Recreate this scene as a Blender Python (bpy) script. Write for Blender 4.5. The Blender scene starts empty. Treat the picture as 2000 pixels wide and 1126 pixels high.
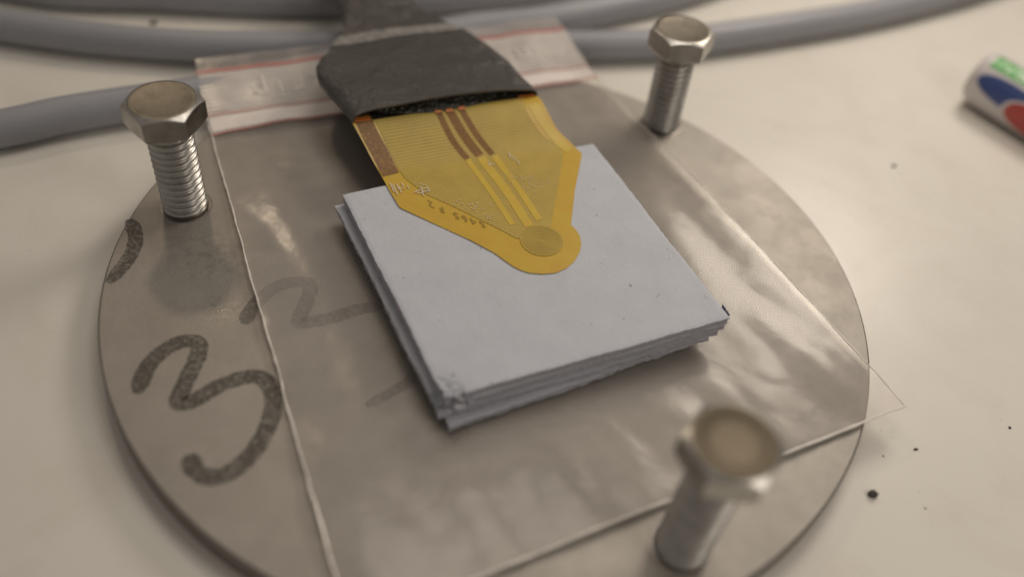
import bpy, bmesh, math, random
from mathutils import Vector, Matrix, noise
# 1 unit = 1 cm.  Plate top lies at z = 0, table top at z = -0.4.
rnd = random.Random(7)
C = bpy.context.scene
C.unit_settings.system = 'METRIC'; C.unit_settings.scale_length = 0.01
COL = C.collection

# ---------------------------------------------------------------- camera
cam = bpy.data.cameras.new('camera'); camo = bpy.data.objects.new('camera', cam); COL.objects.link(camo)
R3 = Matrix(((0.990197, -0.139335, -0.009764), (0.09297, 0.709637, -0.698406), (0.104241, 0.690652, 0.715635)))
camo.matrix_world = Matrix.Translation((0.1178, -10.0505, 10.0187)) @ R3.to_4x4()
cam.lens = 32.564; cam.sensor_width = 36; cam.clip_start = 0.1; cam.clip_end = 500
C.camera = camo
foc = Vector((0.55, 0.25, 0.64)) - camo.location
cam.dof.use_dof = True
cam.dof.focus_distance = -(R3.transposed() @ foc).z
cam.dof.aperture_fstop = 0.072

# ---------------------------------------------------------------- light
W = bpy.data.worlds.new('World'); C.world = W; W.use_nodes = True
bg = W.node_tree.nodes['Background']; bg.inputs[0].default_value = (1.0, 0.90, 0.81, 1); bg.inputs[1].default_value = 0.20
def area(name, loc, target, size, power, color):
    l = bpy.data.lights.new(name, 'AREA'); l.shape = 'DISK'; l.size = size; l.energy = power; l.color = color
    o = bpy.data.objects.new(name, l); COL.objects.link(o); o.location = loc
    o.rotation_euler = (Vector(target) - Vector(loc)).to_track_quat('-Z', 'Y').to_euler(); return o
area('ceiling_lamp', (10.5, 15.5, 14.5), (3, 3, 0), 8, 1650, (1.0, 0.89, 0.76))
area('overhead_fill', (3, 7, 27), (1, 2, 0), 13, 1300, (1.0, 0.91, 0.80))  # added soft overhead fill, in place of brighter ambient light
area('side_lamp', (16, -8, 15), (1, 0, 0), 9, 800, (1.0, 0.90, 0.79))
area('glint_lamp', (-3.8-0.285*34, -1.5+0.622*34, 0.729*34), (-3.8, -1.5, 0), 2.5, 600, (1.0, 0.80, 0.58))  # small unseen lamp, placed to mirror as a glint on the plate
C.view_settings.view_transform = 'Standard'; C.view_settings.look = 'None'
C.view_settings.exposure = 0.0; C.view_settings.gamma = 1.0

# ---------------------------------------------------------------- helpers
def mat(name, color, rough=0.5, metal=0.0, spec=0.5):
    m = bpy.data.materials.new(name); m.use_nodes = True
    b = m.node_tree.nodes['Principled BSDF']
    b.inputs['Base Color'].default_value = (*color, 1); b.inputs['Roughness'].default_value = rough
    b.inputs['Metallic'].default_value = metal; b.inputs['Specular IOR Level'].default_value = spec
    return m
class N:
    def __init__(s, m): s.t = m.node_tree; s.b = s.t.nodes.get('Principled BSDF'); s.out = s.t.nodes['Material Output']
    def new(s, typ, **kw):
        n = s.t.nodes.new(typ)
        for k, v in kw.items():
            if k.startswith('i_'):
                key = k[2:].replace('_', ' '); n.inputs[int(key) if key.isdigit() else key].default_value = v
            else: setattr(n, k, v)
        return n
    def link(s, a, b): s.t.links.new(a, b)
    def coord(s, scale=(1, 1, 1), kind='Object'):
        c = s.new('ShaderNodeTexCoord'); m = s.new('ShaderNodeMapping'); m.inputs['Scale'].default_value = scale
        s.link(c.outputs[kind], m.inputs[0]); return m.outputs[0]
    def noise(s, vec, scale, detail=4, rough=0.6, dist=0):
        n = s.new('ShaderNodeTexNoise'); n.inputs['Scale'].default_value = scale; n.inputs['Detail'].default_value = detail
        n.inputs['Roughness'].default_value = rough; n.inputs['Distortion'].default_value = dist
        s.link(vec, n.inputs['Vector']); return n.outputs['Fac']
    def ramp(s, fac, stops):
        r = s.new('ShaderNodeValToRGB'); e = r.color_ramp.elements
        while len(e) < len(stops): e.new(0.5)
        for k, (p, c) in enumerate(stops):
            e[k].position = p; e[k].color = (*c, 1) if isinstance(c, tuple) else (c, c, c, 1)
        s.link(fac, r.inputs[0]); return r.outputs[0]
    def math(s, op, a, b=0.0, clamp=False):
        n = s.new('ShaderNodeMath', operation=op, use_clamp=clamp)
        for k, v in ((0, a), (1, b)):
            if isinstance(v, (int, float)): n.inputs[k].default_value = v
            else: s.link(v, n.inputs[k])
        return n.outputs[0]
    def mix(s, fac, a, b, blend='MIX'):
        n = s.new('ShaderNodeMix', data_type='RGBA', blend_type=blend)
        if isinstance(fac, (int, float)): n.inputs[0].default_value = fac
        else: s.link(fac, n.inputs[0])
        for k, v in ((6, a), (7, b)):
            if isinstance(v, tuple): n.inputs[k].default_value = (*v, 1)
            else: s.link(v, n.inputs[k])
        return n.outputs[2]
    def bump(s, h, strength=0.3, dist=0.02, prev=None):
        n = s.new('ShaderNodeBump'); n.inputs['Strength'].default_value = strength; n.inputs['Distance'].default_value = dist
        s.link(h, n.inputs['Height'])
        if prev is not None: s.link(prev, n.inputs['Normal'])
        return n.outputs[0]

def sharpen(bm, deg):
    lim = math.radians(deg)
    for f in bm.faces: f.smooth = True
    for e in bm.edges:
        if len(e.link_faces) == 2 and e.calc_face_angle(0) > lim: e.smooth = False
def obj(name, bm, m, parent=None, sharp=40, normals=True):
    if normals: bmesh.ops.recalc_face_normals(bm, faces=bm.faces)
    if any(e.is_boundary for e in bm.edges):
        bm.normal_update()
        if sum(f.normal.z*f.calc_area() for f in bm.faces) < 0: bmesh.ops.reverse_faces(bm, faces=bm.faces)
    sharpen(bm, sharp)
    me = bpy.data.meshes.new(name); bm.to_mesh(me); bm.free()
    if m: me.materials.append(m)
    o = bpy.data.objects.new(name, me); COL.objects.link(o)
    if parent: o.parent = parent
    return o
def thing(name, label, cat, loc=(0, 0, 0), group=None):
    o = bpy.data.objects.new(name, None); COL.objects.link(o); o.location = loc; o.empty_display_size = 0.5
    o['label'] = label; o['category'] = cat
    if group: o['group'] = group
    return o
def tag(o, label, cat, group=None):
    o['label'] = label; o['category'] = cat
    if group: o['group'] = group
    return o
def sstep(a, b, x):
    t = min(1, max(0, (x - a) / (b - a))); return t * t * (3 - 2 * t)
def fbm(x, y, z=0.0, o=4): return noise.fractal(Vector((x, y, z)), 1.0, 2.0, o)
def loft(bm, rings, close=True, cap0=False, cap1=False):
    vs = [[bm.verts.new(p) for p in r] for r in rings]
    for a, b in zip(vs, vs[1:]):
        n = len(a)
        for i in range(n if close else n - 1):
            j = (i + 1) % n; bm.faces.new((a[i], a[j], b[j], b[i]))
    if cap0: bm.faces.new(vs[0][::-1])
    if cap1: bm.faces.new(vs[-1])
    return vs
def catmull(pts, n=10):
    P = [Vector(p) for p in pts]; P = [2*P[0]-P[1]] + P + [2*P[-1]-P[-2]]; out = []
    for i in range(1, len(P) - 2):
        for k in range(n):
            t = k / n; a, b, c, d = P[i-1:i+3]
            out.append(0.5*((2*b) + (c-a)*t + (2*a-5*b+4*c-d)*t*t + (3*b-a-3*c+d)*t**3))
    out.append(P[-2]); return out
def tube(bm, path, radii, seg=16, cap=True):
    rings = []
    for i, p in enumerate(path):
        t = (path[min(i+1, len(path)-1)] - path[max(i-1, 0)]).normalized()
        s = t.cross(Vector((0, 0, 1))).normalized(); u = s.cross(t)
        r = radii[i] if isinstance(radii, (list, tuple)) else radii
        rings.append([p + s*math.cos(a)*r + u*math.sin(a)*r for a in [2*math.pi*k/seg for k in range(seg)]])
    return loft(bm, rings, True, cap, cap)
def ribbon(bm, pts, widths, zf, off=0.0, across=2):
    """flat strip lying on the surface zf(x, y)"""
    pts = [Vector((p[0], p[1])) for p in pts]; rows = []
    for i, p in enumerate(pts):
        t = (pts[min(i+1, len(pts)-1)] - pts[max(i-1, 0)]).normalized(); n = Vector((-t.y, t.x))
        w = widths[i] if isinstance(widths, (list, tuple)) else widths
        row = []
        for k in range(across + 1):
            q = p + n * w * (k/across - 0.5); row.append((q.x, q.y, zf(q.x, q.y) + off))
        rows.append(row)
    loft(bm, rows, False)

def text_mesh(s, size):
    cu = bpy.data.curves.new('t', 'FONT'); cu.body = s; cu.size = size; cu.resolution_u = 3
    o = bpy.data.objects.new('t', cu); COL.objects.link(o); bpy.context.view_layer.update()
    me = bpy.data.meshes.new_from_object(o.evaluated_get(bpy.context.evaluated_depsgraph_get())); bpy.data.objects.remove(o); bpy.data.curves.remove(cu); return me

# ---------------------------------------------------------------- materials
m_table = mat('table_laminate', (0.72, 0.655, 0.56), 0.38); k = N(m_table)
v = k.coord(); big = k.noise(v, 0.11, 3); fine = k.noise(v, 9, 6, 0.7)
c = k.mix(k.ramp(big, [(0.35, 0.0), (0.7, 1.0)]), (0.735, 0.705, 0.64), (0.775, 0.745, 0.68))
smu = k.ramp(k.noise(v, 0.55, 5, 0.62, 0.6), [(0.50, 0.0), (0.72, 0.28)])
c = k.mix(smu, c, (0.60, 0.54, 0.47)); k.link(c, k.b.inputs['Base Color'])
k.link(k.ramp(k.noise(v, 0.9, 5), [(0.3, 0.24), (0.7, 0.36)]), k.b.inputs['Roughness'])
k.link(k.bump(fine, 0.12, 0.01), k.b.inputs['Normal'])

m_plate = mat('rolled_steel', (0.50, 0.455, 0.40), 0.6, 1.0); k = N(m_plate)
v = k.coord(); grain = k.noise(v, 55, 3, 0.7); g2 = k.noise(k.coord((1, 1, 1)), 16, 4, 0.65); sm = k.noise(v, 0.8, 6, 0.62, 0.8)
c = k.mix(k.ramp(sm, [(0.32, 0.0), (0.68, 1.0)]), (0.370, 0.343, 0.308), (0.412, 0.385, 0.350))
dots = k.ramp(k.noise(v, 34, 2, 0.5), [(0.62, 0.0), (0.72, 0.35)])
c = k.mix(dots, c, (0.30, 0.27, 0.23))
# rubbed dark patch below the left bolt
tc = k.new('ShaderNodeTexCoord')
def patch(px, py, r0, r1, stretch=(1, 1)):
    mp = k.new('ShaderNodeMapping'); mp.inputs['Location'].default_value = (-px*stretch[0], -py*stretch[1], 0); mp.inputs['Scale'].default_value = (stretch[0], stretch[1], 0.001)
    k.link(tc.outputs['Object'], mp.inputs[0]); ln = k.new('ShaderNodeVectorMath', operation='LENGTH'); k.link(mp.outputs[0], ln.inputs[0])
    return k.ramp(k.math('MULTIPLY', ln.outputs['Value'], 0.25), [(r0*0.25, 1.0), (r1*0.25, 0.0)])
dk = k.math('MULTIPLY', patch(-4.2, -0.45, 0.15, 1.15, (1, 1.5)), k.ramp(k.noise(v, 7, 5, 0.75), [(0.42, 0.0), (0.66, 0.5)]))
c = k.mix(dk, c, (0.20, 0.18, 0.155)); k.link(c, k.b.inputs['Base Color'])
pol = k.math('MULTIPLY', patch(-3.80, -1.50, 0.05, 0.42), k.ramp(k.noise(v, 20, 3, 0.6), [(0.42, 0.0), (0.58, 1.0)]))
rr = k.ramp(k.noise(v, 1.6, 5, 0.7), [(0.3, 0.52), (0.7, 0.64)])
rr = k.math('SUBTRACT', rr, k.math('MULTIPLY', pol, 0.33)); k.link(rr, k.b.inputs['Roughness'])
n1 = k.bump(grain, 0.55, 0.007); k.link(k.bump(g2, 0.22, 0.02, n1), k.b.inputs['Normal'])

m_edge = mat('cut_steel_edge', (0.27, 0.245, 0.225), 0.38, 1.0); k = N(m_edge)
k.link(k.bump(k.noise(k.coord((1, 1, 12)), 6, 3), 0.2, 0.01), k.b.inputs['Normal'])

m_steel = mat('stainless_bolt', (0.60, 0.56, 0.50), 0.27, 1.0); k = N(m_steel)
v = k.coord(); k.link(k.ramp(k.noise(v, 5, 5, 0.7), [(0.3, 0.25), (0.7, 0.46)]), k.b.inputs['Roughness'])
k.link(k.mix(k.ramp(k.noise(v, 3.5, 5, 0.65), [(0.38, 0.0), (0.7, 1.0)]), (0.52, 0.505, 0.475), (0.38, 0.365, 0.335)), k.b.inputs['Base Color'])
k.link(k.bump(k.noise(v, 30, 4, 0.7), 0.20, 0.008), k.b.inputs['Normal'])
m_top = mat('dull_bolt_top', (0.43, 0.38, 0.30), 0.40, 1.0); k = N(m_top)
v = k.coord(); k.link(k.mix(k.ramp(k.noise(v, 4, 6, 0.7), [(0.35, 0.0), (0.68, 1.0)]), (0.30, 0.268, 0.218), (0.20, 0.177, 0.142)), k.b.inputs['Base Color'])
k.link(k.bump(k.noise(v, 26, 5, 0.75), 0.35, 0.012), k.b.inputs['Normal'])

m_top_brown = m_top.copy(); m_top_brown.name = 'brown_bolt_top'  # brown top, darkened further to offset lamp glare on the nearest bolt
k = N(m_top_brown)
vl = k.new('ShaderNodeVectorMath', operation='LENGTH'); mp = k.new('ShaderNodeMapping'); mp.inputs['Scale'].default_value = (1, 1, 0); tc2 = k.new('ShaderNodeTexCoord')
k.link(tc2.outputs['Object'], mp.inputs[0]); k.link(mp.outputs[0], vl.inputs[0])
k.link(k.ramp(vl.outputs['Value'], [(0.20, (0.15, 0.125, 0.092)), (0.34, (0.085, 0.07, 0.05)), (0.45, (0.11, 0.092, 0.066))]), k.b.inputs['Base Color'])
def foam_mat(name, base, dark):
    m = mat(name, base, 0.85, 0, 0.25); k = N(m); v = k.coord()
    f1 = k.noise(v, 2.0, 4); f2 = k.noise(v, 40, 4, 0.7)
    c = k.mix(k.ramp(f1, [(0.3, 0.0), (0.7, 1.0)]), base, tuple(x*0.93 for x in base))
    sp = k.ramp(k.noise(v, 9, 2, 0.4), [(0.745, 0.0), (0.765, 0.75)])
    c = k.mix(sp, c, dark); k.link(c, k.b.inputs['Base Color'])
    k.link(k.bump(f2, 0.30, 0.012, k.bump(k.noise(v, 5, 5, 0.7), 0.25, 0.05)), k.b.inputs['Normal']); return m
m_foam = foam_mat('grey_silicone_pad', (0.58, 0.60, 0.66), (0.16, 0.15, 0.16))
m_foam_edge = foam_mat('torn_pad_edge', (0.60, 0.60, 0.65), (0.18, 0.165, 0.17))
k = N(m_foam_edge); v = k.coord((1, 1, 4)); k.link(k.bump(k.noise(v, 14, 6, 0.8), 0.9, 0.05), k.b.inputs['Normal'])

def film_mat(name, milk, milk_col, rough, gloss=1.0, bs=1.0):
    m = bpy.data.materials.new(name); m.use_nodes = True; k = N(m); k.t.nodes.remove(k.b)
    v = k.coord(); tr = k.new('ShaderNodeBsdfTransparent'); tr.inputs[0].default_value = (1, 1, 0.995, 1)
    gl = k.new('ShaderNodeBsdfGlossy'); gl.inputs['Roughness'].default_value = rough; gl.inputs['Color'].default_value = (1, 0.98, 0.95, 1)
    di = k.new('ShaderNodeBsdfDiffuse'); di.inputs[0].default_value = (*milk_col, 1)
    bp = k.bump(k.noise(v, 7, 4, 0.6, 0.5), 0.10*bs, 0.02, k.bump(k.noise(v, 1.0, 3, 0.5, 0.8), 0.25*bs, 0.06)); k.link(bp, gl.inputs['Normal'])
    fr = k.new('ShaderNodeFresnel'); fr.inputs[0].default_value = 1.5; k.link(bp, fr.inputs['Normal'])
    m1 = k.new('ShaderNodeMixShader'); m2 = k.new('ShaderNodeMixShader')
    mk = k.ramp(k.noise(v, 1.3, 5, 0.65, 0.6), [(0.3, milk*0.8), (0.7, milk*1.2)]); k.link(mk, m1.inputs[0])
    k.link(tr.outputs[0], m1.inputs[1]); k.link(di.outputs[0], m1.inputs[2])
    k.link(k.math('MULTIPLY', fr.outputs[0], gloss, True), m2.inputs[0]); k.link(m1.outputs[0], m2.inputs[1]); k.link(gl.outputs[0], m2.inputs[2])
    k.link(m2.outputs[0], k.out.inputs[0]); return m
m_film = film_mat('clear_polythene', 0.20, (0.84, 0.76, 0.70), 0.20, 0.65, 0.7)
m_back = film_mat('clear_polythene_back', 0.025, (0.8, 0.74, 0.68), 0.28, 0.5)
m_seam = film_mat('welded_seam', 0.85, (0.93, 0.88, 0.82), 0.12, 1.3)  # weld seam, whitened so the edge highlight sits in its colour
m_zip = film_mat('milky_zip_band', 0.66, (0.80, 0.74, 0.70), 0.3, 0.6, 0.4)
m_band = film_mat('bright_zip_band', 0.85, (0.93, 0.86, 0.82), 0.3, 0.6, 0.3)
m_ridge = film_mat('zip_ridge', 0.7, (0.92, 0.88, 0.84), 0.2, 0.8, 0.3)
m_letter = film_mat('embossed_letter', 0.42, (0.95, 0.93, 0.89), 0.3, 0.6, 0.2)
def print_red():
    m = bpy.data.materials.new('red_print'); m.use_nodes = True; k = N(m)
    k.b.inputs['Base Color'].default_value = (0.62, 0.16, 0.13, 1); k.b.inputs['Roughness'].default_value = 0.4; k.b.inputs['Alpha'].default_value = 0.58
    return m
m_red = print_red()

def sensor_mat(name, a, b, rough=0.32):
    m = mat(name, a, rough); k = N(m); v = k.coord()
    f = k.noise(v, 2.2, 5, 0.6, 0.4); c = k.mix(k.ramp(f, [(0.3, 0.0), (0.72, 1.0)]), a, b)
    ck = k.new('ShaderNodeTexVoronoi'); ck.inputs['Scale'].default_value = 14; k.link(v, ck.inputs[0])
    c = k.mix(k.ramp(ck.outputs[0], [(0.0, 0.16), (0.6, 0.0)]), c, (0.75, 0.30, 0.05)); k.link(c, k.b.inputs['Base Color'])
    k.link(k.bump(k.noise(v, 12, 3), 0.15, 0.01, k.bump(ck.outputs[0], 0.08, 0.01)), k.b.inputs['Normal'])
    k.b.inputs['Coat Weight'].default_value = 0.15; k.b.inputs['Coat Roughness'].default_value = 0.2
    return m
m_kapton = sensor_mat('amber_polyimide', (0.60, 0.42, 0.055), (0.57, 0.36, 0.05))
m_clear = sensor_mat('yellow_polyimide', (0.64, 0.47, 0.07), (0.60, 0.42, 0.06))
m_brown = sensor_mat('brown_oxidised_strip', (0.21, 0.11, 0.04), (0.26, 0.15, 0.06), 0.55)
m_brown.node_tree.nodes['Principled BSDF'].inputs['Coat Weight'].default_value = 0.0; m_brown.node_tree.nodes['Principled BSDF'].inputs['Specular IOR Level'].default_value = 0.2
m_edgestrip = mat('mottled_copper_strip', (0.25, 0.14, 0.05), 0.45, 0, 0.35); k = N(m_edgestrip); v = k.coord()
gr = k.new('ShaderNodeTexVoronoi'); gr.inputs['Scale'].default_value = 15; k.link(v, gr.inputs[0])
spx = k.new('ShaderNodeSeparateXYZ'); k.link(v, spx.inputs[0])
fade = k.ramp(k.math('ADD', k.math('MULTIPLY', k.math('ADD', k.math('MULTIPLY', spx.outputs[1], -1.0), 2.0), 0.9), k.noise(v, 6, 4, 0.8)), [(1.0, 0.0), (1.22, 1.0)])
c = k.mix(fade, (0.225, 0.125, 0.048), (0.54, 0.33, 0.045)); c = k.mix(k.ramp(gr.outputs[0], [(0.0, 0.45), (0.5, 0.0)]), c, (0.62, 0.30, 0.06))
k.link(c, k.b.inputs['Base Color']); k.link(k.bump(gr.outputs[0], 0.3, 0.01), k.b.inputs['Normal'])
m_orange = sensor_mat('orange_tab', (0.62, 0.16, 0.03), (0.55, 0.22, 0.05), 0.4)
m_spiral = mat('spiral_trace', (0.385, 0.275, 0.065), 0.5, 0, 0.3); m_spiral_bed = mat('spiral_bed', (0.53, 0.375, 0.07), 0.5, 0, 0.3)
m_ink = mat('olive_print', (0.37, 0.25, 0.045), 0.45)
m_white_mark = mat('white_mark', (0.68, 0.58, 0.42), 0.5)
# grid of fine nickel lines, in the sensor's own coordinates (u across, v along)
m_grid = mat('trace_grid', (0.4, 0.27, 0.06), 0.45, 0, 0.3); k = N(m_grid)
uv = k.new('ShaderNodeUVMap'); sep = k.new('ShaderNodeSeparateXYZ'); k.link(uv.outputs[0], sep.inputs[0])
def lines(sock, freq, lo, hi, dist=0.0):
    s = k.math('FRACT', k.math('MULTIPLY', sock, freq)); t = k.math('ABSOLUTE', k.math('SUBTRACT', s, 0.5))
    return k.ramp(t, [(lo, 0.0), (hi, 1.0)])
lh = lines(sep.outputs[1], 19.0, 0.20, 0.38); lv = lines(sep.outputs[0], 21.0, 0.30, 0.45)
w = k.ramp(k.noise(k.coord(), 3.0, 5, 0.7), [(0.3, 0.35), (0.65, 1.0)])
f = k.math('MULTIPLY', k.math('MULTIPLY', lh, k.math('SUBTRACT', 1.0, k.math('MULTIPLY', lv, 0.6))), w, True)
c = k.mix(f, (0.55, 0.405, 0.095), (0.31, 0.22, 0.05))
c = k.mix(k.ramp(k.noise(k.coord(), 1.1, 3), [(0.4, 0.0), (0.7, 0.25)]), c, (0.36, 0.26, 0.09)); k.link(c, k.b.inputs['Base Color'])
k.link(k.bump(k.math('ADD', lh, lv), 0.12, 0.006), k.b.inputs['Normal'])

m_shrink = mat('black_heat_shrink', (0.075, 0.068, 0.061), 0.50, 0, 0.6); k = N(m_shrink); v = k.coord()
k.link(k.mix(k.ramp(k.noise(v, 1.5, 5, 0.65), [(0.3, 0.0), (0.75, 1.0)]), (0.050, 0.046, 0.042), (0.070, 0.064, 0.058)), k.b.inputs['Base Color'])
k.link(k.ramp(k.noise(v, 2.5, 4), [(0.3, 0.33), (0.7, 0.5)]), k.b.inputs['Roughness'])
k.link(k.bump(k.noise(v, 22, 5, 0.7), 0.22, 0.02, k.bump(k.noise(v, 2.0, 4, 0.5, 0.6), 0.8, 0.16)), k.b.inputs['Normal'])
m_ridge_highlight = mat('highlight_ridge', (0.20, 0.19, 0.175), 0.55); k = N(m_ridge_highlight); v = k.coord((1, 3, 1))  # pale streaks paint the highlight along the sleeve ridge
k.link(k.mix(k.ramp(k.noise(v, 9, 5, 0.8), [(0.38, 0.0), (0.66, 1.0)]), (0.10, 0.095, 0.09), (0.46, 0.44, 0.42)), k.b.inputs['Base Color'])
k.link(k.bump(k.noise(v, 18, 5, 0.8), 0.6, 0.03), k.b.inputs['Normal'])
m_resin = mat('dark_resin', (0.030, 0.028, 0.018), 0.14, 0, 0.7); k = N(m_resin)
k.link(k.bump(k.noise(k.coord(), 11, 3, 0.5, 1.0), 0.9, 0.08), k.b.inputs['Normal'])
m_cable = mat('grey_cable_sheath', (0.225, 0.225, 0.245), 0.42); k = N(m_cable); v = k.coord()
k.link(k.mix(k.noise(v, 0.7, 4), (0.27, 0.272, 0.30), (0.33, 0.335, 0.365)), k.b.inputs['Base Color'])
k.link(k.bump(k.noise(v, 8, 4), 0.2, 0.02), k.b.inputs['Normal'])
m_lint = mat('grey_lint', (0.22, 0.21, 0.215), 0.8)
m_crumb = mat('black_crumb', (0.045, 0.04, 0.035), 0.5)
m_white = mat('white_plastic', (0.60, 0.56, 0.56), 0.35); m_green = mat('green_print', (0.08, 0.36, 0.08), 0.4)
m_blue = mat('blue_print', (0.045, 0.075, 0.22), 0.4); m_rprint = mat('red_label_print', (0.42, 0.06, 0.05), 0.4)
m_navy = mat('blue_ink', (0.05, 0.07, 0.25), 0.6)
m_lettering = mat('white_lettering', (0.75, 0.8, 0.7), 0.4)
# permanent-marker ink: worn through by the rough steel
m_marker = bpy.data.materials.new('worn_marker_ink'); m_marker.use_nodes = True; k = N(m_marker)
k.b.inputs['Base Color'].default_value = (0.075, 0.066, 0.055, 1); k.b.inputs['Roughness'].default_value = 0.45
v = k.coord(); a = k.ramp(k.noise(v, 21, 4, 0.8, 0.4), [(0.42, 0.22), (0.55, 0.90)])
k.link(k.math('MULTIPLY', a, k.ramp(k.noise(v, 2.0, 3), [(0.3, 0.72), (0.6, 1.0)])), k.b.inputs['Alpha'])

m_faint = m_marker.copy(); m_faint.name = 'faded_marker_ink'; m_faint.node_tree.nodes['Principled BSDF'].inputs['Base Color'].default_value = (0.17, 0.155, 0.135, 1)
# ================================================================= SETTING
bm = bmesh.new(); bmesh.ops.create_grid(bm, x_segments=2, y_segments=2, size=60); bmesh.ops.translate(bm, vec=(0, 20, -0.4), verts=bm.verts)
t = obj('table_top', bm, m_table); t['kind'] = 'structure'

# ================================================================= STEEL PLATE
plate = thing('steel_plate', 'round grey steel plate with handwriting, holding three upright bolts', 'plate', (0, 0, -0.4))
def disc():
    bm = bmesh.new(); n = 256; rings = []
    for r, z in ((5.675, 0.4), (5.70, 0.382), (5.70, 0.02), (5.68, 0.0)):
        rings.append([(r*math.cos(2*math.pi*i/n), r*math.sin(2*math.pi*i/n), z) for i in range(n)])
    loft(bm, rings, True, False, True); return bm
rim = obj('rim', disc(), m_edge, plate, 20); rim.data.materials.append(m_steel)
for p in rim.data.polygons:
    if p.normal.z > 0.2: p.material_index = 1  # lighter steel on the bevel paints in the rim highlight
bm = bmesh.new(); n = 256
rings = [[(r*math.cos(2*math.pi*i/n), r*math.sin(2*math.pi*i/n), 0.4) for i in range(n)] for r in (5.675, 4.0, 2.0, 0.5)]
loft(bm, rings, True, False, True); obj('face', bm, m_plate, plate)
def stroke(pts, w, ink=None):
    p3 = catmull([(x, y, 0) for x, y in pts], 8)
    L = len(p3); ws = []
    for i in range(L):
        e = min(i, L-1-i); ws.append(w*(min(1, 0.45+0.2*e))*(1+0.10*fbm(i*0.3, w*9)))
    bm = bmesh.new(); ribbon(bm, p3, ws, lambda x, y: 0.404, 0.0, 3)
    o = obj('pen_stroke', bm, ink or m_marker, plate); return o
stroke([(-4.377, -3.096), (-4.408, -2.706), (-4.332, -2.407), (-4.15, -2.171), (-3.925, -2.129), (-3.835, -2.316), (-3.84, -2.675), (-3.844, -3.019), (-3.812, -3.148), (-3.647, -3.086), (-3.394, -2.787), (-3.11, -2.597), (-2.896, -2.576), (-2.703, -2.777), (-2.612, -3.155), (-2.643, -3.561), (-2.747, -3.87), (-2.92, -4.092), (-3.126, -4.154), (-3.322, -4.054), (-3.421, -3.875)], 0.235)
stroke([(-3.394, -1.687), (-3.391, -1.45), (-3.301, -1.148), (-3.111, -0.86), (-2.81, -0.737), (-2.678, -0.838), (-2.662, -1.147), (-2.687, -1.455), (-2.626, -1.522), (-2.295, -1.38), (-1.907, -1.125), (-1.595, -1.003)], 0.22, m_faint)
stroke([(-5.691, 0.049), (-5.492, -0.226), (-5.398, -0.514), (-5.393, -0.844), (-5.473, -1.284)], 0.22)
stroke([(-1.454, -2.789), (-1.195, -2.538), (-0.964, -2.268), (-0.901, -2.012)], 0.16, m_faint)

# ================================================================= BOLTS
def head_mesh():
    bm = bmesh.new(); n = 120; H = 0.40
    def hexr(a):
        a = (a % (math.pi/3)) - math.pi/6; return 0.5 / math.cos(a)
    def ring(rf, zf):
        out = []
        for i in range(n):
            a = 2*math.pi*i/n; r = rf(a); out.append((r*math.cos(a), r*math.sin(a), zf(a, r)))
        return out
    rings = [ring(lambda a: 0.05, lambda a, r: H-0.018), ring(lambda a: 0.33, lambda a, r: H-0.016), ring(lambda a: 0.41, lambda a, r: H-0.004),
             ring(lambda a: 0.45, lambda a, r: H), ring(lambda a: 0.468, lambda a, r: H-0.004),
             ring(lambda a: hexr(a)-0.006, lambda a, r: H-(r-0.462)*0.60), ring(lambda a: hexr(a), lambda a, r: H-(r-0.462)*0.60-0.008),
             ring(hexr, lambda a, r: 0.03+(r-0.5)*0.3), ring(lambda a: hexr(a)-0.03, lambda a, r: 0.0), ring(lambda a: 0.28, lambda a, r: 0.0)]
    loft(bm, rings, True, True, True)
    return bm
def thread_mesh(L):
    bm = bmesh.new(); n = 48; per = 12; P = 0.118; rings = []
    m = int(L/P*per)
    for j in range(m+1):
        z = j*P/per; ring = []
        for i in range(n):
            a = 2*math.pi*i/n; ph = (z/P - i/n) % 1.0; d = abs(math.cos(math.pi*ph))**2.2; fade = sstep(L-0.02, L-0.14, z)
            r = 0.338 - 0.062*d*(fade if z > L-0.2 else 1)
            ring.append((r*math.cos(a), r*math.sin(a), z))
        rings.append(ring)
    loft(bm, rings, True, True, True); return bm
def make_bolt(label, base, top, hexdeg, topmat=None):
    b = Vector((base[0], base[1], -0.004)); t = Vector(top); L = (t-b).length
    e = thing('hex_bolt', label, 'bolt', b, 'hex bolts standing in the steel plate')
    e.rotation_mode = 'QUATERNION'; e.rotation_quaternion = (t-b).to_track_quat('Z', 'Y')
    s = obj('threaded_shank', thread_mesh(L-0.41+0.015), m_steel, e, 60)
    h = obj('head', head_mesh(), m_steel, e, 22); h.location = (0, 0, L-0.40)
    h.rotation_euler = (0, 0, math.radians(hexdeg))
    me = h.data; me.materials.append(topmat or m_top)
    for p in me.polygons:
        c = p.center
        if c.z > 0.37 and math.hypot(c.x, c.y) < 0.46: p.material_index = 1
    bm = bmesh.new(); rings = []                       # darker steel collar around the tapped hole
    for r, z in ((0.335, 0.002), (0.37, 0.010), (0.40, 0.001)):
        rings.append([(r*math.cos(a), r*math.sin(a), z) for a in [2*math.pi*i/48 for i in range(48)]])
    loft(bm, rings, True); o = obj('hole_collar', bm, m_edge, e); o.location = (0, 0, 0.004)
    return e
make_bolt('hex bolt at the left edge of the plate, beside the dark smudge', (-4.98, 0.52), (-5.02, 0.51, 1.99), 36)
make_bolt('farthest hex bolt, behind the clear bag on the side of the coloured pen', (2.62, 4.57), (2.59, 4.59, 1.97), 10)
make_bolt('nearest hex bolt, blurred, in front of the lower edge of the bag', (2.71, -4.18), (2.75, -4.20, 2.23), 56, m_top_brown)

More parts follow.
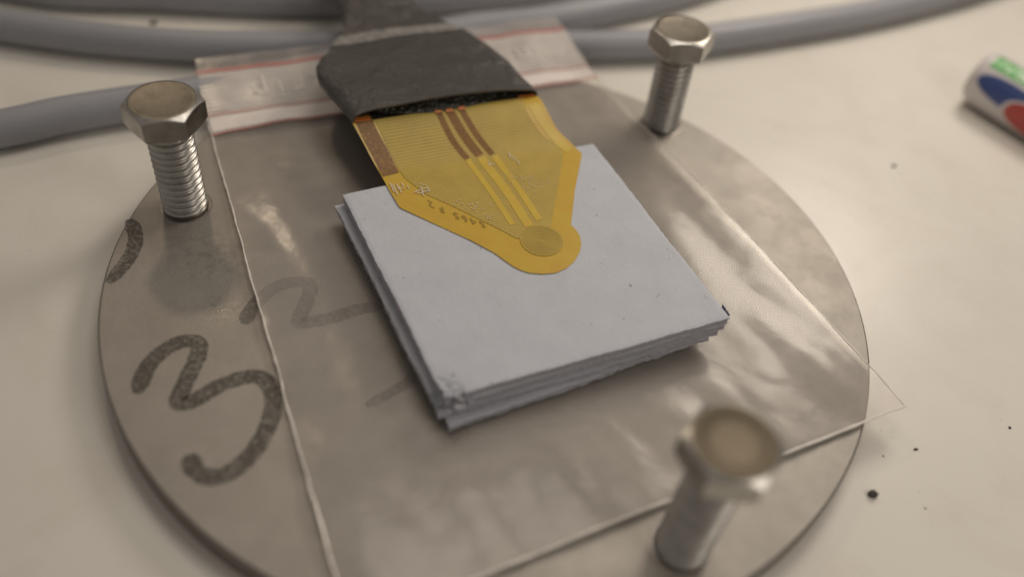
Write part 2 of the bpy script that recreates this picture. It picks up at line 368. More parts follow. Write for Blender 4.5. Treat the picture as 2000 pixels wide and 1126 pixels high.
# ================================================================= BAG
BL, BR, TL, TR = Vector((-1.02, -5.81)), Vector((6.02, -1.52)), Vector((-6.22, 4.42)), Vector((-0.04, 7.83))
def bag_xy(u, v):
    p = (BL*(1-u)+BR*u)*(1-v) + (TL*(1-u)+TR*u)*v
    e = 0.03*fbm(v*5, u*3, 5) + 0.012*fbm(v*30, u*3, 9)
    d = (BR-BL).normalized()*e*(1 if u < .5 else -1)*sstep(0.25, 0.5, abs(u-.5))
    return p + d
PADC = Vector((0.43, -0.11))
def bag_z(x, y):
    r = math.hypot(x, y)
    w = 0.075*(noise.noise(Vector((x*0.55+3, y*0.35, 1.7)))) + 0.05*noise.noise(Vector((x*1.3+y*0.9, y*0.5-x*.3, 4.1))) + 0.006*noise.noise(Vector((x*3.1, y*2.7, 8)))
    w += 0.07*max(0, noise.noise(Vector(((x+y)*0.9, (x-y)*0.22, 11.0))))
    q = Vector((x, y)) - PADC; th = math.radians(29.5); a = abs(q.x*math.cos(th)+q.y*math.sin(th)); b = abs(-q.x*math.sin(th)+q.y*math.cos(th))
    dp = math.hypot(max(a-2.15, 0), max(b-2.15, 0))
    w = 0.075 + w*0.8
    w = 0.045 + (max(0.035, w)-0.045)*sstep(0.0, 1.1, dp) if dp > 0 else 0.045
    back = max(0.0, y*0.87 - x*0.38 - 3.6)                 # distance toward the zip, lifted over the cables
    w += 0.34*sstep(0.6, 2.8, back)
    if r > 5.7 and back <= 0.6: w -= 0.10*sstep(5.7, 7.5, r)
    return w
bag = thing('zip_bag', 'clear zip bag with red stripes lying across the steel plate', 'bag')
def sheet(nu, nv, z0, scale, u0=0, u1=1, v0=0, v1=1, lift=0.0):
    bm = bmesh.new(); rows = []
    for j in range(nv+1):
        row = []
        for i in range(nu+1):
            u = u0+(u1-u0)*i/nu; v = v0+(v1-v0)*j/nv; p = bag_xy(u, v); z = bag_z(p.x, p.y)
            row.append((p.x, p.y, z*scale+z0+lift))
        rows.append(row)
    loft(bm, rows, False); return bm
obj('back_film', sheet(60, 90, 0.012, 0.3, v1=0.955), m_back, bag, 180)
obj('front_film', sheet(150, 220, 0.0, 1.0, v1=0.93), m_film, bag, 180)
def seam(pts_uv, r, z=0.0, m=m_seam):
    path = []
    for u, v in pts_uv:
        p = bag_xy(u, v); path.append(Vector((p.x, p.y, bag_z(p.x, p.y)*0.9 + z + 0.006)))
    rs = [r*(1+0.5*fbm(i*0.21, r*50)) for i in range(len(path))]
    bm = bmesh.new(); tube(bm, path, rs, 8); return obj('seam', bm, m, bag)
seam([(0.0, 0.93*i/240) for i in range(241)], 0.015)
seam([(1.0, 0.93*i/240) for i in range(241)], 0.011)
seam([(i/160, 0.0) for i in range(161)], 0.023)
def bagrib(name, ua, va, ub, vb, w, m, off, nseg=80, wob=0.0):
    pts = []
    for i in range(nseg+1):
        t = i/nseg; p = bag_xy(ua+(ub-ua)*t, va+(vb-va)*t + wob*fbm(t*5, va*40)); pts.append((p.x, p.y))
    bm = bmesh.new(); ribbon(bm, pts, w, bag_z, off, 3); return obj(name, bm, m, bag, 180)
VT = 0.955
def band(name, va, vb, ub, m, off, nv):
    bm = bmesh.new(); rows = []
    for j in range(nv+1):
        row = []
        for i in range(61):
            u = 0.004+(ub-0.004)*i/60; t = j/nv; v = (va[0]+(va[1]-va[0])*t)*(1-u) + (vb[0]+(vb[1]-vb[0])*t)*u; p = bag_xy(u, v)
            row.append((p.x, p.y, bag_z(p.x, p.y)+off))
        rows.append(row)
    loft(bm, rows, False); return obj(name, bm, m, bag, 180)
band('zip_panel', (0.790, 0.925), (0.768, 0.892), 0.996, m_zip, 0.012, 16)
band('zip_lip', (0.925, 0.955), (0.892, 0.925), 0.996, m_film, 0.010, 4)
band('bright_band', (0.795, 0.828), (0.772, 0.796), 0.996, m_band, 0.022, 4)
bagrib('red_stripe', 0.0, 0.925, 1.0, 0.892, 0.075, m_red, 0.030)
bagrib('red_stripe', 0.0, 0.833, 1.0, 0.800, 0.030, m_red, 0.032, wob=0.003)
bagrib('red_stripe', 0.0, 0.788, 1.0, 0.767, 0.045, m_red, 0.030, wob=0.003)
for q in range(9):
    f = 0.845+q*0.0085
    o = bagrib('zip_ridge', 0.0, f, 1.0, f-0.033, 0.028, m_ridge, 0.030+0.004*(q % 2))
# brand lettering pressed into the zip panel, upside down as the bag lies
def bag_st(p, q): return bag_xy(p, q)
for ch, u in zip('minigrip'[::-1]*2, (0.14, 0.19, 0.235, 0.29, 0.34, 0.385, 0.43, 0.48, 0.60, 0.65, 0.69, 0.745, 0.80, 0.84, 0.88, 0.928)):
    c_ = bag_xy(u, 0.872-0.032*u); ua = (bag_xy(u-0.03, 0.872-0.032*(u-.03))-c_).normalized(); up_ = -(bag_xy(u, 0.9)-bag_xy(u, 0.85)).normalized()
    me = text_mesh(ch, 0.66); xs = [v.co.x for v in me.vertices]; mx = (min(xs)+max(xs))/2
    for v in me.vertices:
        p = c_ + ua*(v.co.x-mx)*0.95 + up_*(v.co.y-0.2); v.co = (p.x, p.y, bag_z(p.x, p.y)+0.042)
    me.name = 'embossed_letter'; me.materials.clear(); me.materials.append(m_letter); o = bpy.data.objects.new('embossed_letter', me); COL.objects.link(o); o.parent = bag


# ================================================================= PAD STACK
TH = math.radians(29.5)
def pad(name, label, corners, z0, z1, curl, seed, notch=0.0, jag=0.03):
    """corners: back-left, back-right, front-right, front-left of the top face (x, y)"""
    cs = [Vector(c) for c in corners]; n = 120; S = 5; cc = (cs[0]+cs[1]+cs[2]+cs[3])/4
    def P(i, j, w):
        """w = 0 at the top edge, 1 at the bottom edge of the torn side"""
        u = i/n; v = j/n
        p = (cs[0]*(1-u)+cs[1]*u)*(1-v) + (cs[3]*(1-u)+cs[2]*u)*v
        k = 1.0 if (i in (0, n) or j in (0, n)) else 0.0
        if k:
            d = (p-cc).normalized()
            q = 0.8*jag*noise.noise(Vector((p.x*0.8, p.y*0.8, seed))) + 0.55*jag*noise.noise(Vector((p.x*5, p.y*5, seed+w*0.8))) + 0.55*jag*noise.noise(Vector((p.x*17, p.y*17, seed+w*3)))
            q += 0.4*jag*max(0, noise.noise(Vector((p.x*9, p.y*9, seed+w*2+7))))
            q -= 0.035*(1-w)**3*0.0 + 0.012*math.sin(w*math.pi)
            p = p + d*q
        if notch:
            e = math.hypot(u, 1-v)
            if e < 0.10: p = p - (p-cc).normalized()*notch*sstep(0.10, 0.0, e)*(0.25+1.5*abs(noise.noise(Vector((u*60, v*60, seed+w*2)))))
        return p, u, v
    def lift(u, v):
        return curl[0]*sstep(0.25, 0, u)*sstep(0.25, 0, v) + curl[1]*sstep(0.7, 1, u)*sstep(0.25, 0, v) + curl[2]*sstep(0.35, 1, u)*sstep(0.4, 1, v) + curl[3]*sstep(0.25, 0, u)*sstep(0.7, 1, v)
    bm = bmesh.new(); top = {}
    for j in range(n+1):
        for i in range(n+1):
            p, u, v = P(i, j, 0.0); e = max(abs(u-.5), abs(v-.5))*2
            z = z1 + lift(u, v) - 0.012*sstep(0.985, 1.0, e) + 0.006*fbm(u*5, v*5, seed)
            if notch:
                q = math.hypot(u, 1-v)
                if q < 0.12: z -= 0.12*sstep(0.12, 0.0, q)*(0.3+1.2*abs(noise.noise(Vector((u*40, v*40, seed+3)))))
            top[i, j] = bm.verts.new((p.x, p.y, z))
    for j in range(n):
        for i in range(n): bm.faces.new((top[i, j], top[i, j+1], top[i+1, j+1], top[i+1, j]))
    loop = [(i, 0) for i in range(n)] + [(n, j) for j in range(n)] + [(i, n) for i in range(n, 0, -1)] + [(0, j) for j in range(n, 0, -1)]
    prev = [top[x] for x in loop]; L = len(loop); side = []
    for s in range(1, S+1):
        w = s/S; cur = []
        for (i, j) in loop:
            p, u, v = P(i, j, w); a = top[i, j].co.z; b = z0+lift(u, v)
            cur.append(bm.verts.new((p.x, p.y, a+(b-a)*w)))
        for q in range(L):
            r_ = (q+1) % L; side.append(bm.faces.new((prev[q], prev[r_], cur[r_], cur[q])))
        prev = cur
    bm.faces.new(prev)
    for f in side: f.material_index = 1
    o = obj(name, bm, m_foam, None, 45); o.data.materials.append(m_foam_edge)
    tag(o, label, 'pad', 'square grey pads in the stack'); return o
A_, B_, C_, D_ = (-2.51, 0.61), (1.29, 2.77), (3.37, -0.88), (-0.42, -2.95)
def sh(c, dx, dy): return (c[0]+dx, c[1]+dy)
pad('thermal_pad', 'lowest grey pad of the stack, its torn front edge resting on the bag',
    [sh(A_, 0.05, 0.10), sh(B_, 0.02, 0.06), sh(C_, -0.36, -0.08), sh(D_, 0.11, -0.11)], 0.075, 0.166, (0, 0, 0.02, 0), 3.1, 0, 0.035)
pad('thermal_pad', 'fourth grey pad down in the stack, just above the lowest torn one',
    [sh(A_, -0.04, -0.02), sh(B_, 0.0, 0.0), sh(C_, -0.20, -0.08), sh(D_, -0.05, -0.02)], 0.172, 0.276, (0, 0, 0.03, 0), 4.4, 0.03, 0.035)
pad('thermal_pad', 'middle grey pad of the stack, poking out farthest at the left corner',
    [sh(A_, -0.10, -0.04), sh(B_, 0.0, 0.0), sh(C_, -0.10, -0.05), sh(D_, -0.10, 0.03)], 0.281, 0.379, (0.03, 0, 0.04, 0), 5.7, 0.06, 0.03)
pad('thermal_pad', 'second grey pad from the top, a sliver of it showing beyond the topmost one',
    [sh(A_, 0.05, 0.06), sh(B_, 0.02, 0.02), sh(C_, -0.04, -0.02), sh(D_, 0.03, -0.02)], 0.384, 0.502, (0.0, 0, 0.035, 0), 9.3, 0.10, 0.025)
toppad = pad('thermal_pad', 'topmost grey pad, smooth, carrying the yellow sensor tip',
    [A_, B_, C_, D_], 0.507, 0.637, (-0.02, 0, 0.02, -0.02), 12.9, 0.12, 0.018)
bm = bmesh.new(); e1 = (Vector(B_)-Vector(C_)).normalized(); o1 = Vector((e1.y, -e1.x))*0.024
loft(bm, [[(p.x+o1.x, p.y+o1.y, 0.655+0.004*q), (p.x+o1.x*1.2, p.y+o1.y*1.2, 0.56+0.01*q)] for q, p in enumerate(Vector(C_)+e1*(0.05+0.04*q) for q in range(6))], False)
ink = obj('ink_mark', bm, m_navy, toppad)

# ================================================================= SENSOR
KA, KN, KD = Vector((-2.0010, 1.0907)), Vector((-0.4020, 0.9156)), 1.0617
def gz(x, y):
    d = (Vector((x, y))-KA).dot(KN)/KD; e = min(max(d, 0), 1); s = e*e*(3-2*e)
    return 0.650 + 0.36*(0.35*e*e + 0.65*s) + 0.004*noise.noise(Vector((x*1.2, y*1.2, 2)))
sensor = thing('film_sensor', 'yellow film sensor with spiral tip emerging from a black sleeve', 'sensor', (0, 0, 0))
outline = [(-2.63, 1.907), (-2.336, 1.554), (-2.044, 1.187), (-1.772, 0.728), (-1.596, 0.451), (-1.018, 0.198), (-0.446, -0.047), (-0.082, -0.238), (0.123, -0.392), (0.227, -0.468), (0.344, -0.519), (0.473, -0.546), (0.658, -0.53), (0.841, -0.472), (0.992, -0.346), (1.104, -0.172), (1.172, 0.03), (1.187, 0.224), (1.156, 0.401), (1.088, 0.526), (1.013, 0.605), (1.036, 1.472), (1.113, 2.43), (0.879, 2.654), (0.639, 2.814), (0.457, 3.057), (0.248, 3.37)]
cen = Vector([(0.594, 0.158)][0]); openmid = Vector([(-1.227, 2.584)][0])
et = (openmid-cen).normalized(); es = Vector((et.y, -et.x))      # es points to the right in the photo
eL = (Vector([(0.248, 3.37)][0])-Vector([(-2.63, 1.907)][0])).normalized(); eM = Vector((-eL.y, eL.x))   # the grid runs parallel to the mouth of the sleeve
def to_st(p): d = Vector(p[:2])-cen; return (d.dot(es), d.dot(et))
def fill_rows(poly, off, nrow=90, ncol=14, tmin=None, tmax=None, uv=False):
    P = [to_st(p) for p in poly]; ts = [p[1] for p in P]; t0 = min(ts)+1e-4 if tmin is None else tmin; t1 = max(ts)-1e-4 if tmax is None else tmax
    rows = []; sts = []
    for r in range(nrow+1):
        q = r/nrow; t = t0+(t1-t0)*(1-math.cos(q*math.pi/2)) if r < nrow else t1
        xs = []
        for a, b in zip(P, P[1:]+P[:1]):
            if (a[1]-t)*(b[1]-t) < 0 or a[1] == t:
                xs.append(a[0]+(b[0]-a[0])*(t-a[1])/(b[1]-a[1]) if b[1] != a[1] else a[0])
        if len(xs) < 2: continue
        lo, hi = min(xs), max(xs); row = []
        for c_ in range(ncol+1):
            s = lo+(hi-lo)*c_/ncol; w = cen+es*s+et*t; row.append((w.x, w.y, gz(w.x, w.y)+off)); sts.append(((w-cen).dot(eL), (w-cen).dot(eM)))
        rows.append(row)
    bm = bmesh.new(); vs = loft(bm, rows, False)
    if uv:
        lay = bm.loops.layers.uv.new('UVMap'); flat = [v for r in vs for v in r]; m = {v: st for v, st in zip(flat, sts)}
        for f in bm.faces:
            for l in f.loops: l[lay].uv = m[l.vert]
    return bm
# the film has thickness: solidified downwards
f_ = obj('film', fill_rows(outline, 0.0, 110, 16), m_kapton, sensor, 180)
sol = f_.modifiers.new('thick', 'SOLIDIFY'); sol.thickness = 0.006; sol.offset = 0; es_ = f_.modifiers.new('edges', 'EDGE_SPLIT'); es_.split_angle = math.radians(35)
field = [(-2.297, 2.057), (-1.64, 1.146), (-1.284, 0.847), (-0.826, 0.654), (0.014, 0.243), (0.219, 0.125), (0.45, 0.23), (0.706, 0.458), (0.802, 2.288), (0.699, 2.507), (0.404, 2.629), (0.127, 2.916), (-0.023, 3.24)]
obj('trace_field', fill_rows(field, 0.010, 80, 30, uv=True), m_grid, sensor, 180)
def strip(name, pts, w, m, off):
    p3 = catmull([(x, y, 0) for x, y in pts], 10); bm = bmesh.new(); ribbon(bm, p3, w, gz, off, 3); return obj(name, bm, m, sensor, 180)
strip('contact_strip', [(-1.429, 2.68), (-1.335, 2.509), (-1.058, 2.123), (-0.739, 1.816)], 0.105, m_brown, 0.014)
strip('contact_strip', [(-1.272, 2.779), (-1.168, 2.591), (-0.902, 2.27), (-0.554, 1.942)], 0.150, m_brown, 0.014)
strip('contact_strip', [(-1.069, 2.859), (-0.963, 2.652), (-0.698, 2.334), (-0.352, 2.019)], 0.105, m_brown, 0.014)
strip('clear_strip', [(-0.729, 1.808), (-0.264, 1.084), (0.13, 0.418)], 0.095, m_clear, 0.014)
strip('clear_strip', [(-0.524, 1.907), (-0.058, 1.205), (0.386, 0.437)], 0.150, m_clear, 0.014)
strip('clear_strip', [(-0.315, 1.996), (0.119, 1.321), (0.523, 0.607)], 0.110, m_clear, 0.014)
strip('edge_strip', [(-2.52, 2.094), (-2.328, 1.801), (-2.08, 1.5), (-1.865, 1.184)], 0.27, m_edgestrip, 0.009)
strip('clear_margin', [(0.182, 3.124), (0.371, 2.888), (0.573, 2.7), (0.897, 2.432)], 0.17, m_clear, 0.009)
# spiral pad and its double winding
bm = bmesh.new(); nn = 72; sr = 0.325
rings = [[(cen.x+r*math.cos(2*math.pi*i/nn), cen.y+r*math.sin(2*math.pi*i/nn), 0) for i in range(nn)] for r in (sr, sr*0.6, 0.03)]
rings = [[(x, y, gz(x, y)+0.0125) for x, y, _ in r] for r in rings]; loft(bm, rings, True, False, True); obj('spiral_bed', bm, m_spiral_bed, sensor)
pts = []; turns = 9.5
for i in range(int(turns*40)):
    a = 2*math.pi*i/40; r = 0.02 + (sr-0.03)*i/(turns*40); pts.append((cen.x+r*math.cos(a), cen.y+r*math.sin(a)))
bm = bmesh.new(); ribbon(bm, pts, 0.0135, gz, 0.0155, 1); obj('spiral_winding', bm, m_spiral, sensor)
# printed code, reads from the tube side
def place_text(name, s, size, start, end, up, zf, off, m, parent, squeeze=1.0, bend=0.0):
    me = text_mesh(s, size); a = Vector(start); b = Vector(end); d = (b-a); 
    xs = [v.co.x for v in me.vertices]; W_ = max(xs)-min(xs); x0 = min(xs); d1 = d.normalized(); n1 = Vector(up).normalized()
    for v in me.vertices:
        u = (v.co.x-x0)*squeeze; p = a + d1*u + n1*(v.co.y + bend*math.sin(u*math.pi)); v.co = (p.x, p.y, zf(p.x, p.y)+off)
    me.name = name; me.materials.clear(); me.materials.append(m); o = bpy.data.objects.new(name, me); COL.objects.link(o); o.parent = parent; return o
tx = [(-0.298, 0.398), (-1.257, 0.73), (-0.825, 0.474), (-0.707, 0.183)]
upv = Vector(tx[3])-Vector(tx[2])
t0_, t1_ = Vector(tx[0]), Vector(tx[1])
for ch, q in zip('5465F2', (0.06, 0.21, 0.36, 0.51, 0.76, 0.92)):
    a_ = t0_.lerp(t1_, q) + upv.normalized()*0.06*math.sin(q*math.pi); b_ = a_ + (t1_-t0_).normalized()
    place_text('printed_character', ch, 0.215, a_ - (b_-a_)*0.05, b_, upv, gz, 0.016, m_ink, sensor, squeeze=1.05)
# small white marks lined up with the grid
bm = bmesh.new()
def add_mark(px, py, ln, wd, ang):
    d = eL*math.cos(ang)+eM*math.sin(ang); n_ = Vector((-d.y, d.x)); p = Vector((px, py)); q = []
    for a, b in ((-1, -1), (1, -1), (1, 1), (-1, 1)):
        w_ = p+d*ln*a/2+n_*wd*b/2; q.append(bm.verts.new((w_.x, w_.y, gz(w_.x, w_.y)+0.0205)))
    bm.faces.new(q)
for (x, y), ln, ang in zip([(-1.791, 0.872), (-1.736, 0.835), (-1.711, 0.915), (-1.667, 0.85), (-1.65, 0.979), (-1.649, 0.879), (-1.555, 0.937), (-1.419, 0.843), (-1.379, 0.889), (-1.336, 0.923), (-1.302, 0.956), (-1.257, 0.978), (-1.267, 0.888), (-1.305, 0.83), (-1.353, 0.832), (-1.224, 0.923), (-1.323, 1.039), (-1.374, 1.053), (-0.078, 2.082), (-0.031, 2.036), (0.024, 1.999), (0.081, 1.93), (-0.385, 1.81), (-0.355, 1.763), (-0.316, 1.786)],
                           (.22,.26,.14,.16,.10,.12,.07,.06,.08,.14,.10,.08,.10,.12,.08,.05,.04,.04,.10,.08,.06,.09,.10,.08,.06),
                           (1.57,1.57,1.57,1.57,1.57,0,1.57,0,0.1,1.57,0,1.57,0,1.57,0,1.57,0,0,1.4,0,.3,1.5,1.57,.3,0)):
    add_mark(x, y, ln, 0.018, ang)
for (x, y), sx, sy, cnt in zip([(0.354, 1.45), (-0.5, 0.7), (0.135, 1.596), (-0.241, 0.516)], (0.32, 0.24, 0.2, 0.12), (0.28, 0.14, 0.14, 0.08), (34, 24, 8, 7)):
    for _ in range(cnt): add_mark(x+rnd.gauss(0, sx*0.5), y+rnd.gauss(0, sy*0.5), rnd.uniform(.012, .035), 0.012, rnd.choice((0, 1.57)))
so = obj('pale_mark', bm, m_white_mark, sensor); so['kind'] = 'stuff'

# ---- black heat-shrink sleeve
secs = [  # left px, right px traced at their own heights -> (x, y, z); half height up, down
    ([(-2.629, 1.905, 1), (0.246, 3.378, 1.02)], 0.24, 0.10), ([(-2.958, 2.339, 0.98), (0.104, 3.609, 1.02)], 0.20, 0.16), ([(-3.275, 2.751, 0.95), (-0.118, 3.92, 1)], 0.19, 0.22),
    ([(-3.463, 3.026, 0.93), (-0.309, 4.218, 1)], 0.18, 0.25), ([(-3.56, 3.317, 0.92), (-0.539, 4.512, 0.98)], 0.16, 0.26), ([(-3.559, 3.641, 0.9), (-0.791, 4.775, 0.97)], 0.14, 0.26),
    ([(-3.496, 3.941, 0.88), (-1.044, 5.009, 0.96)], 0.10, 0.26), ([(-3.51, 4.158, 0.87), (-1.217, 5.178, 0.95)], 0.07, 0.26)]
def xsec(Lp, Rp, up, dn, n=40, e=0.62, jitter=0.0):
    Lp = Vector(Lp); Rp = Vector(Rp); c = (Lp+Rp)/2; h = (Rp-Lp)/2; out = []
    for i in range(n):
        a = 2*math.pi*i/n; ca, sa = math.cos(a), math.sin(a)
        x = math.copysign(abs(ca)**0.8, ca); y = math.copysign(abs(sa)**e, sa)
        p = c + h*x + Vector((0, 0, y*(up if y > 0 else dn)))
        p.z += 0.06*noise.noise(Vector((p.x*1.1, p.y*1.1, 3.3)))*(1 if y > 0 else 0) + 0.018*noise.noise(p*3.0)
        out.append(p)
    return out
def dens(secs, k=4):
    out = []
    for (a, b) in zip(secs, secs[1:]):
        for i in range(k):
            t = i/k; out.append(([Vector(a[0][q]).lerp(Vector(b[0][q]), t) for q in (0, 1)], a[1]+(b[1]-a[1])*t, a[2]+(b[2]-a[2])*t))
    out.append(([Vector(x) for x in secs[-1][0]], secs[-1][1], secs[-1][2])); return out
body = dens(secs)
def shrinkmouth(s):
    L_, R_ = Vector(s[0][0]), Vector(s[0][1]); return L_, R_
bm = bmesh.new()
Lp, Rp = shrinkmouth(body[0]); ax = (Vector(body[4][0][0])+Vector(body[4][0][1]))/2 - (Lp+Rp)/2
inner = []
for t in (0.9, 0.45, 0.0):
    h = (Rp-Lp)/2; inner.append(xsec(Lp+ax*t+h*0.02, Rp+ax*t-h*0.02, body[0][1]-0.035, body[0][2]-0.02))
rings = inner + [xsec(s[0][0], s[0][1], s[1], s[2]) for s in body]
loft(bm, rings, True, False, True); obj('sleeve', bm, m_shrink, sensor, 60)
# ridge between sleeve and neck, its highlight put into a paler colour
rsecs = [([(-3.51, 4.158, 0.87), (-1.217, 5.178, 0.95)], 0.072, 0.25), ([(-3.52, 4.241, 0.87), (-1.242, 5.226, 0.95)], 0.09, 0.25), ([(-3.504, 4.333, 0.87), (-1.305, 5.264, 0.95)], 0.06, 0.24), ([(-3.487, 4.46, 0.87), (-1.434, 5.375, 0.93)], 0.03, 0.22), ([(-3.466, 4.572, 0.87), (-1.539, 5.439, 0.93)], 0.03, 0.2)]
bm = bmesh.new(); loft(bm, [xsec(s[0][0], s[0][1], s[1]+0.004, s[2]) for s in dens(rsecs, 3)], True, False, False); obj('highlight_ridge', bm, m_ridge_highlight, sensor, 70)
nsecs = [([(-3.482, 4.479, 0.87), (-1.456, 5.404, 0.92)], 0.03, 0.2), ([(-3.432, 4.797, 0.87), (-1.859, 5.648, 0.9)], 0.06, 0.22), ([(-3.483, 5.151, 0.87), (-2.143, 5.838, 0.9)], 0.09, 0.25), ([(-3.72, 5.695, 0.87), (-2.391, 6.142, 0.9)], 0.18, 0.28), ([(-4.014, 6.333, 0.87), (-2.595, 6.801, 0.9)], 0.34, 0.3), ([(-4.575, 7.604, 0.8), (-3.053, 8.208, 0.85)], 0.34, 0.3)]
bm = bmesh.new(); loft(bm, [xsec(s[0][0], s[0][1], s[1], s[2], e=0.8) for s in dens(nsecs, 4)], True, True, True); obj('sleeve_neck', bm, m_shrink, sensor, 60)
# resin filling in the mouth
bm = bmesh.new(); rows = []
for j in range(13):
    row = []
    for i in range(61):
        u = i/60; v = j/12; h = (Rp-Lp); p = Lp + h*(0.10+0.78*u) + ax*(0.60-0.75*v*math.sin(math.pi*u)**.5)
        p.z = gz(p.x, p.y)+0.012 + (0.13*math.sin(math.pi*u)*(1-v)**0.8 + 0.05*abs(noise.noise(Vector((u*14, v*3, 1))))*(1-v)+0.01)
        row.append(p)
    rows.append(row)
loft(bm, rows, False); obj('resin_fill', bm, m_resin, sensor, 80)
strip('solder_tab', [(-2.622, 1.951), (-2.502, 2.007), (-2.381, 2.063)], 0.10, m_orange, 0.022)
strip('solder_tab', [(-0.075, 3.228), (0.06, 3.292), (0.196, 3.357)], 0.07, m_orange, 0.022)
for q in ([(-1.379, 2.575), (-1.32, 2.471)], [(-1.227, 2.701), (-1.144, 2.545)], [(-1.022, 2.766), (-0.953, 2.644)]): strip('solder_tab', q, 0.12, m_orange, 0.034)

# ================================================================= CABLES
def cable(label, pts, r):
    p = catmull(pts, 14); rs = [r*(1+0.02*noise.noise(q*0.6)) for q in p]; bm = bmesh.new(); tube(bm, p, rs, 28)
    tag(obj('grey_cable', bm, m_cable), label, 'cable', 'grey cables behind the plate')
cable('grey cable running lowest, passing behind the left bolt and under the bag', [(-10.216, 0.862, -0.08), (-8.546, 1.814, -0.08), (-7.766, 2.387, -0.08), (-6.911, 2.904, -0.08), (-5.769, 3.541, -0.08), (-4.425, 4.421, -0.08), (-2.755, 5.803, -0.08), (-1.479, 6.939, -0.08), (0.059, 7.742, -0.08), (1.69, 8.774, -0.08), (3.212, 9.914, -0.08), (5.441, 12.008, -0.08)], 0.32)
cable('grey cable crossing behind the sleeve and the farthest bolt', [(-12.071, 4.732, -0.06), (-9.955, 4.756, -0.06), (-8.496, 4.746, -0.06), (-7.085, 4.87, -0.06), (-5.694, 5.115, -0.06), (-3.93, 5.607, -0.06), (-2.383, 6.004, -0.06), (-0.384, 6.6, -0.06), (0.757, 6.907, -0.06), (2.578, 7.479, -0.06), (3.924, 8.094, -0.06), (5.714, 9.063, -0.06), (7.651, 10.202, -0.06), (10.277, 12.046, -0.06), (13.024, 14.294, -0.06)], 0.31)
cable('farthest grey cable, cut off by the top of the picture', [(-11.807, 6.455, -0.06), (-9.66, 6.278, -0.06), (-7.743, 6.671, -0.06), (-5.949, 6.98, -0.06), (-4.34, 7.359, -0.06), (-2.191, 8.115, -0.06), (-0.6, 8.9, -0.06), (1.658, 10.55, -0.06)], 0.36)

# ================================================================= PEN
pen = thing('marker_pen', 'white pen printed with green, blue and red shapes, lying on the table', 'pen', (0, 0, 0))
pa, pb = [Vector((x, y, 0)) for x, y in [(9.414, 7.707), (10.813, 6.134)]]
axp = (pb-pa).normalized(); pr = 0.57; za = -0.4+pr
o0 = pa.copy(); o0.z = za; sidev = axp.cross(Vector((0, 0, 1))).normalized()    # points towards the viewer
bm = bmesh.new(); rings = []
for s, r in ((0.0, 0.40), (0.02, 0.47), (0.07, 0.53), (0.16, 0.56), (0.3, pr), (2.0, pr), (4.0, pr), (7.5, pr), (7.6, 0.5), (8.6, 0.4)):
    rings.append([o0+axp*s+sidev*math.cos(a)*r+Vector((0, 0, 1))*math.sin(a)*r for a in [2*math.pi*i/48 for i in range(48)]])
loft(bm, rings, True, True, True); obj('barrel', bm, m_white, pen, 40)
def on_pen(s, a, r=pr+0.006): return o0+axp*s+sidev*math.cos(a)*r+Vector((0, 0, 1))*math.sin(a)*r
def decal(name, s0, s1, a0, a1, m, shape='rect', off=0.006, rot=0.0):
    bm = bmesh.new(); rows = []
    for j in range(25):
        row = []
        for i in range(13):
            u = -1+2*j/24; v = -1+2*i/12
            if shape == 'oval': v = v*math.sqrt(max(0, 1-u*u))
            row.append(on_pen((s0+s1)/2+(s1-s0)/2*u, (a0+a1)/2+(a1-a0)/2*(v+rot*u), pr+off))
        rows.append(row)
    loft(bm, rows, False); bmesh.ops.remove_doubles(bm, verts=bm.verts, dist=1e-5); return obj(name, bm, m, pen)
D = math.radians
decal('green_label', 0.24, 3.2, D(53), D(90), m_green)
decal('blue_oval', 0.22, 1.85, D(-6), D(46), m_blue, 'oval', rot=-0.15)
decal('white_outline', 0.93, 2.55, D(-42), D(32), m_white, 'oval', 0.009, -0.1)
decal('red_oval', 1.01, 2.47, D(-38), D(28), m_rprint, 'oval', 0.012, -0.1)
decal('white_outline', 1.93, 3.5, D(-60), D(15), m_white, 'oval', 0.015, -0.1)
decal('green_oval', 2.0, 3.4, D(-56), D(11), m_green, 'oval', 0.018, -0.1)
me = text_mesh('VS', 0.50)
for vtx in me.vertices:
    s = 0.42+vtx.co.x*1.2; a = D(60)+vtx.co.y*1.2; vtx.co = on_pen(s, a, pr+0.011)
me.name = 'lettering'; me.materials.clear(); me.materials.append(m_lettering); o = bpy.data.objects.new('lettering', me); COL.objects.link(o); o.parent = pen

# ================================================================= CRUMBS
def crumb(label, p, r, sx=1.0, ang=0.0, group=None, z=-0.4, flat=0.6):
    bm = bmesh.new(); bmesh.ops.create_icosphere(bm, subdivisions=2, radius=r)
    for v in bm.verts:
        v.co *= 1+0.7*noise.noise(v.co*(1.6/r)+Vector((r*99, p[0], p[1]))); v.co.z *= flat; v.co.x *= sx
    bmesh.ops.rotate(bm, verts=bm.verts, cent=(0, 0, 0), matrix=Matrix.Rotation(ang, 3, 'Z'))
    o = obj('crumb', bm, m_crumb); o.location = (p[0], p[1], z+r*flat*0.7); tag(o, label, 'crumb', group); return o
cr = [(5.466, -2.806), (5.75, -2.127), (6.253, -1.931), (6.178, -2.9), (7.276, 4.815), (7.797, -1.294), (7.745, -1.367), (-7.582, 6.069), (-5.223, 6.747)]
crumb('largest black crumb on the table, beside the near right side of the plate', cr[0], 0.068, 0.75, 1.2, None, -0.4, 0.8)
crumb('small oblong crumb closest to the bag corner on the right', cr[2], 0.019, 1.7, 0.3)
crumb('tiny round speck between the largest crumb and the bag corner', cr[1], 0.012)
crumb('tiny speck on the table beyond the largest crumb, toward the lower right', cr[3], 0.012)
crumb('blurred dark speck on the table between far bolt and pen', cr[4], 0.036)
crumb('pale brown speck near the right edge of the picture', cr[5], 0.02)
crumb('dark bit on the table between the two upper left cables', cr[7], 0.06)
bm = bmesh.new()
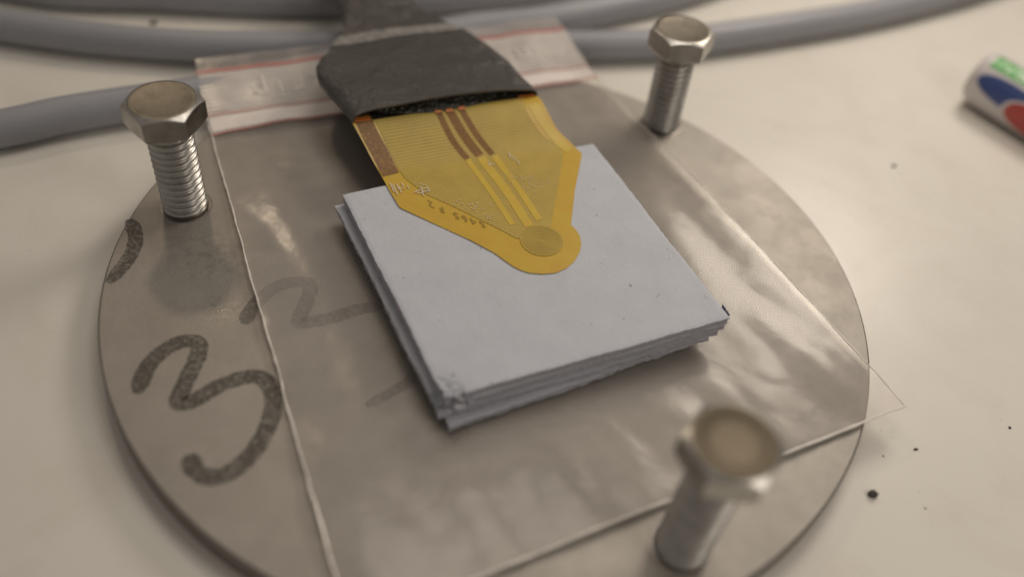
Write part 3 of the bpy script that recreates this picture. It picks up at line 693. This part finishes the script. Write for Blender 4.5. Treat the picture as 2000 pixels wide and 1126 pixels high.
for _ in range(240):
    a = rnd.uniform(0, 6.283); rr_ = rnd.uniform(5.9, 13); x, y = rr_*math.cos(a), rr_*math.sin(a)
    r = rnd.uniform(0.003, 0.007); q = [bm.verts.new((x+r*math.cos(t_)*rnd.uniform(.6, 1.3), y+r*math.sin(t_)*rnd.uniform(.6, 1.3), -0.397)) for t_ in (0, 1.2, 2.5, 3.8, 5.1)]
    top = bm.verts.new((x, y, -0.397+r*0.7))
    for i in range(5): bm.faces.new((q[i], q[(i+1) % 5], top))
dd = obj('table_dust', bm, m_crumb, None, 30, False); dd['kind'] = 'stuff'; dd['label'] = 'fine dark dust scattered on the table'
# crumbs of foam on the pad stack and a blue ink tick on its far right corner
fr = [(-0.419, -2.876), (-0.338, -2.804), (-0.222, -2.883), (-0.154, -2.805), (-0.238, -3.007), (-0.353, -3.068), (-0.182, -2.941), (-0.088, -2.859)]
bm = bmesh.new()
for i, (x, y) in enumerate(fr):
    b2 = bmesh.new(); bmesh.ops.create_icosphere(b2, subdivisions=2, radius=rnd.uniform(0.025, 0.05))
    for v in b2.verts: v.co *= 1+0.6*noise.noise(v.co*40+Vector((i*7, 0, 0))); v.co += Vector((x, y, 0.56-0.012*i))
    me_ = bpy.data.meshes.new('x'); b2.to_mesh(me_); b2.free(); bm.from_mesh(me_); bpy.data.meshes.remove(me_)
d2 = obj('pad_fragments', bm, m_foam_edge, None, 30); d2['kind'] = 'stuff'; d2['label'] = 'torn grey pad fragments at the near corner of the stack'
# lint and tiny scratches of dirt on the topmost pad
bm = bmesh.new()
for (x, y) in [(2.376, -0.578), (3.015, -0.495), (1.381, 1.548), (-0.657, -1.714), (-0.287, -0.103)]:
    a = rnd.uniform(0, 6.28); L_ = rnd.uniform(0.04, 0.11); b_ = rnd.uniform(-9, 9); pth = []
    for i in range(9):
        t_ = i/8; a2 = a+b_*t_*L_; x += math.cos(a2)*L_/8; y += math.sin(a2)*L_/8; pth.append(Vector((x, y, 0.652)))
    tube(bm, pth, 0.0024, 5)
lint = obj('lint', bm, m_lint, toppad); lint['kind'] = 'stuff'
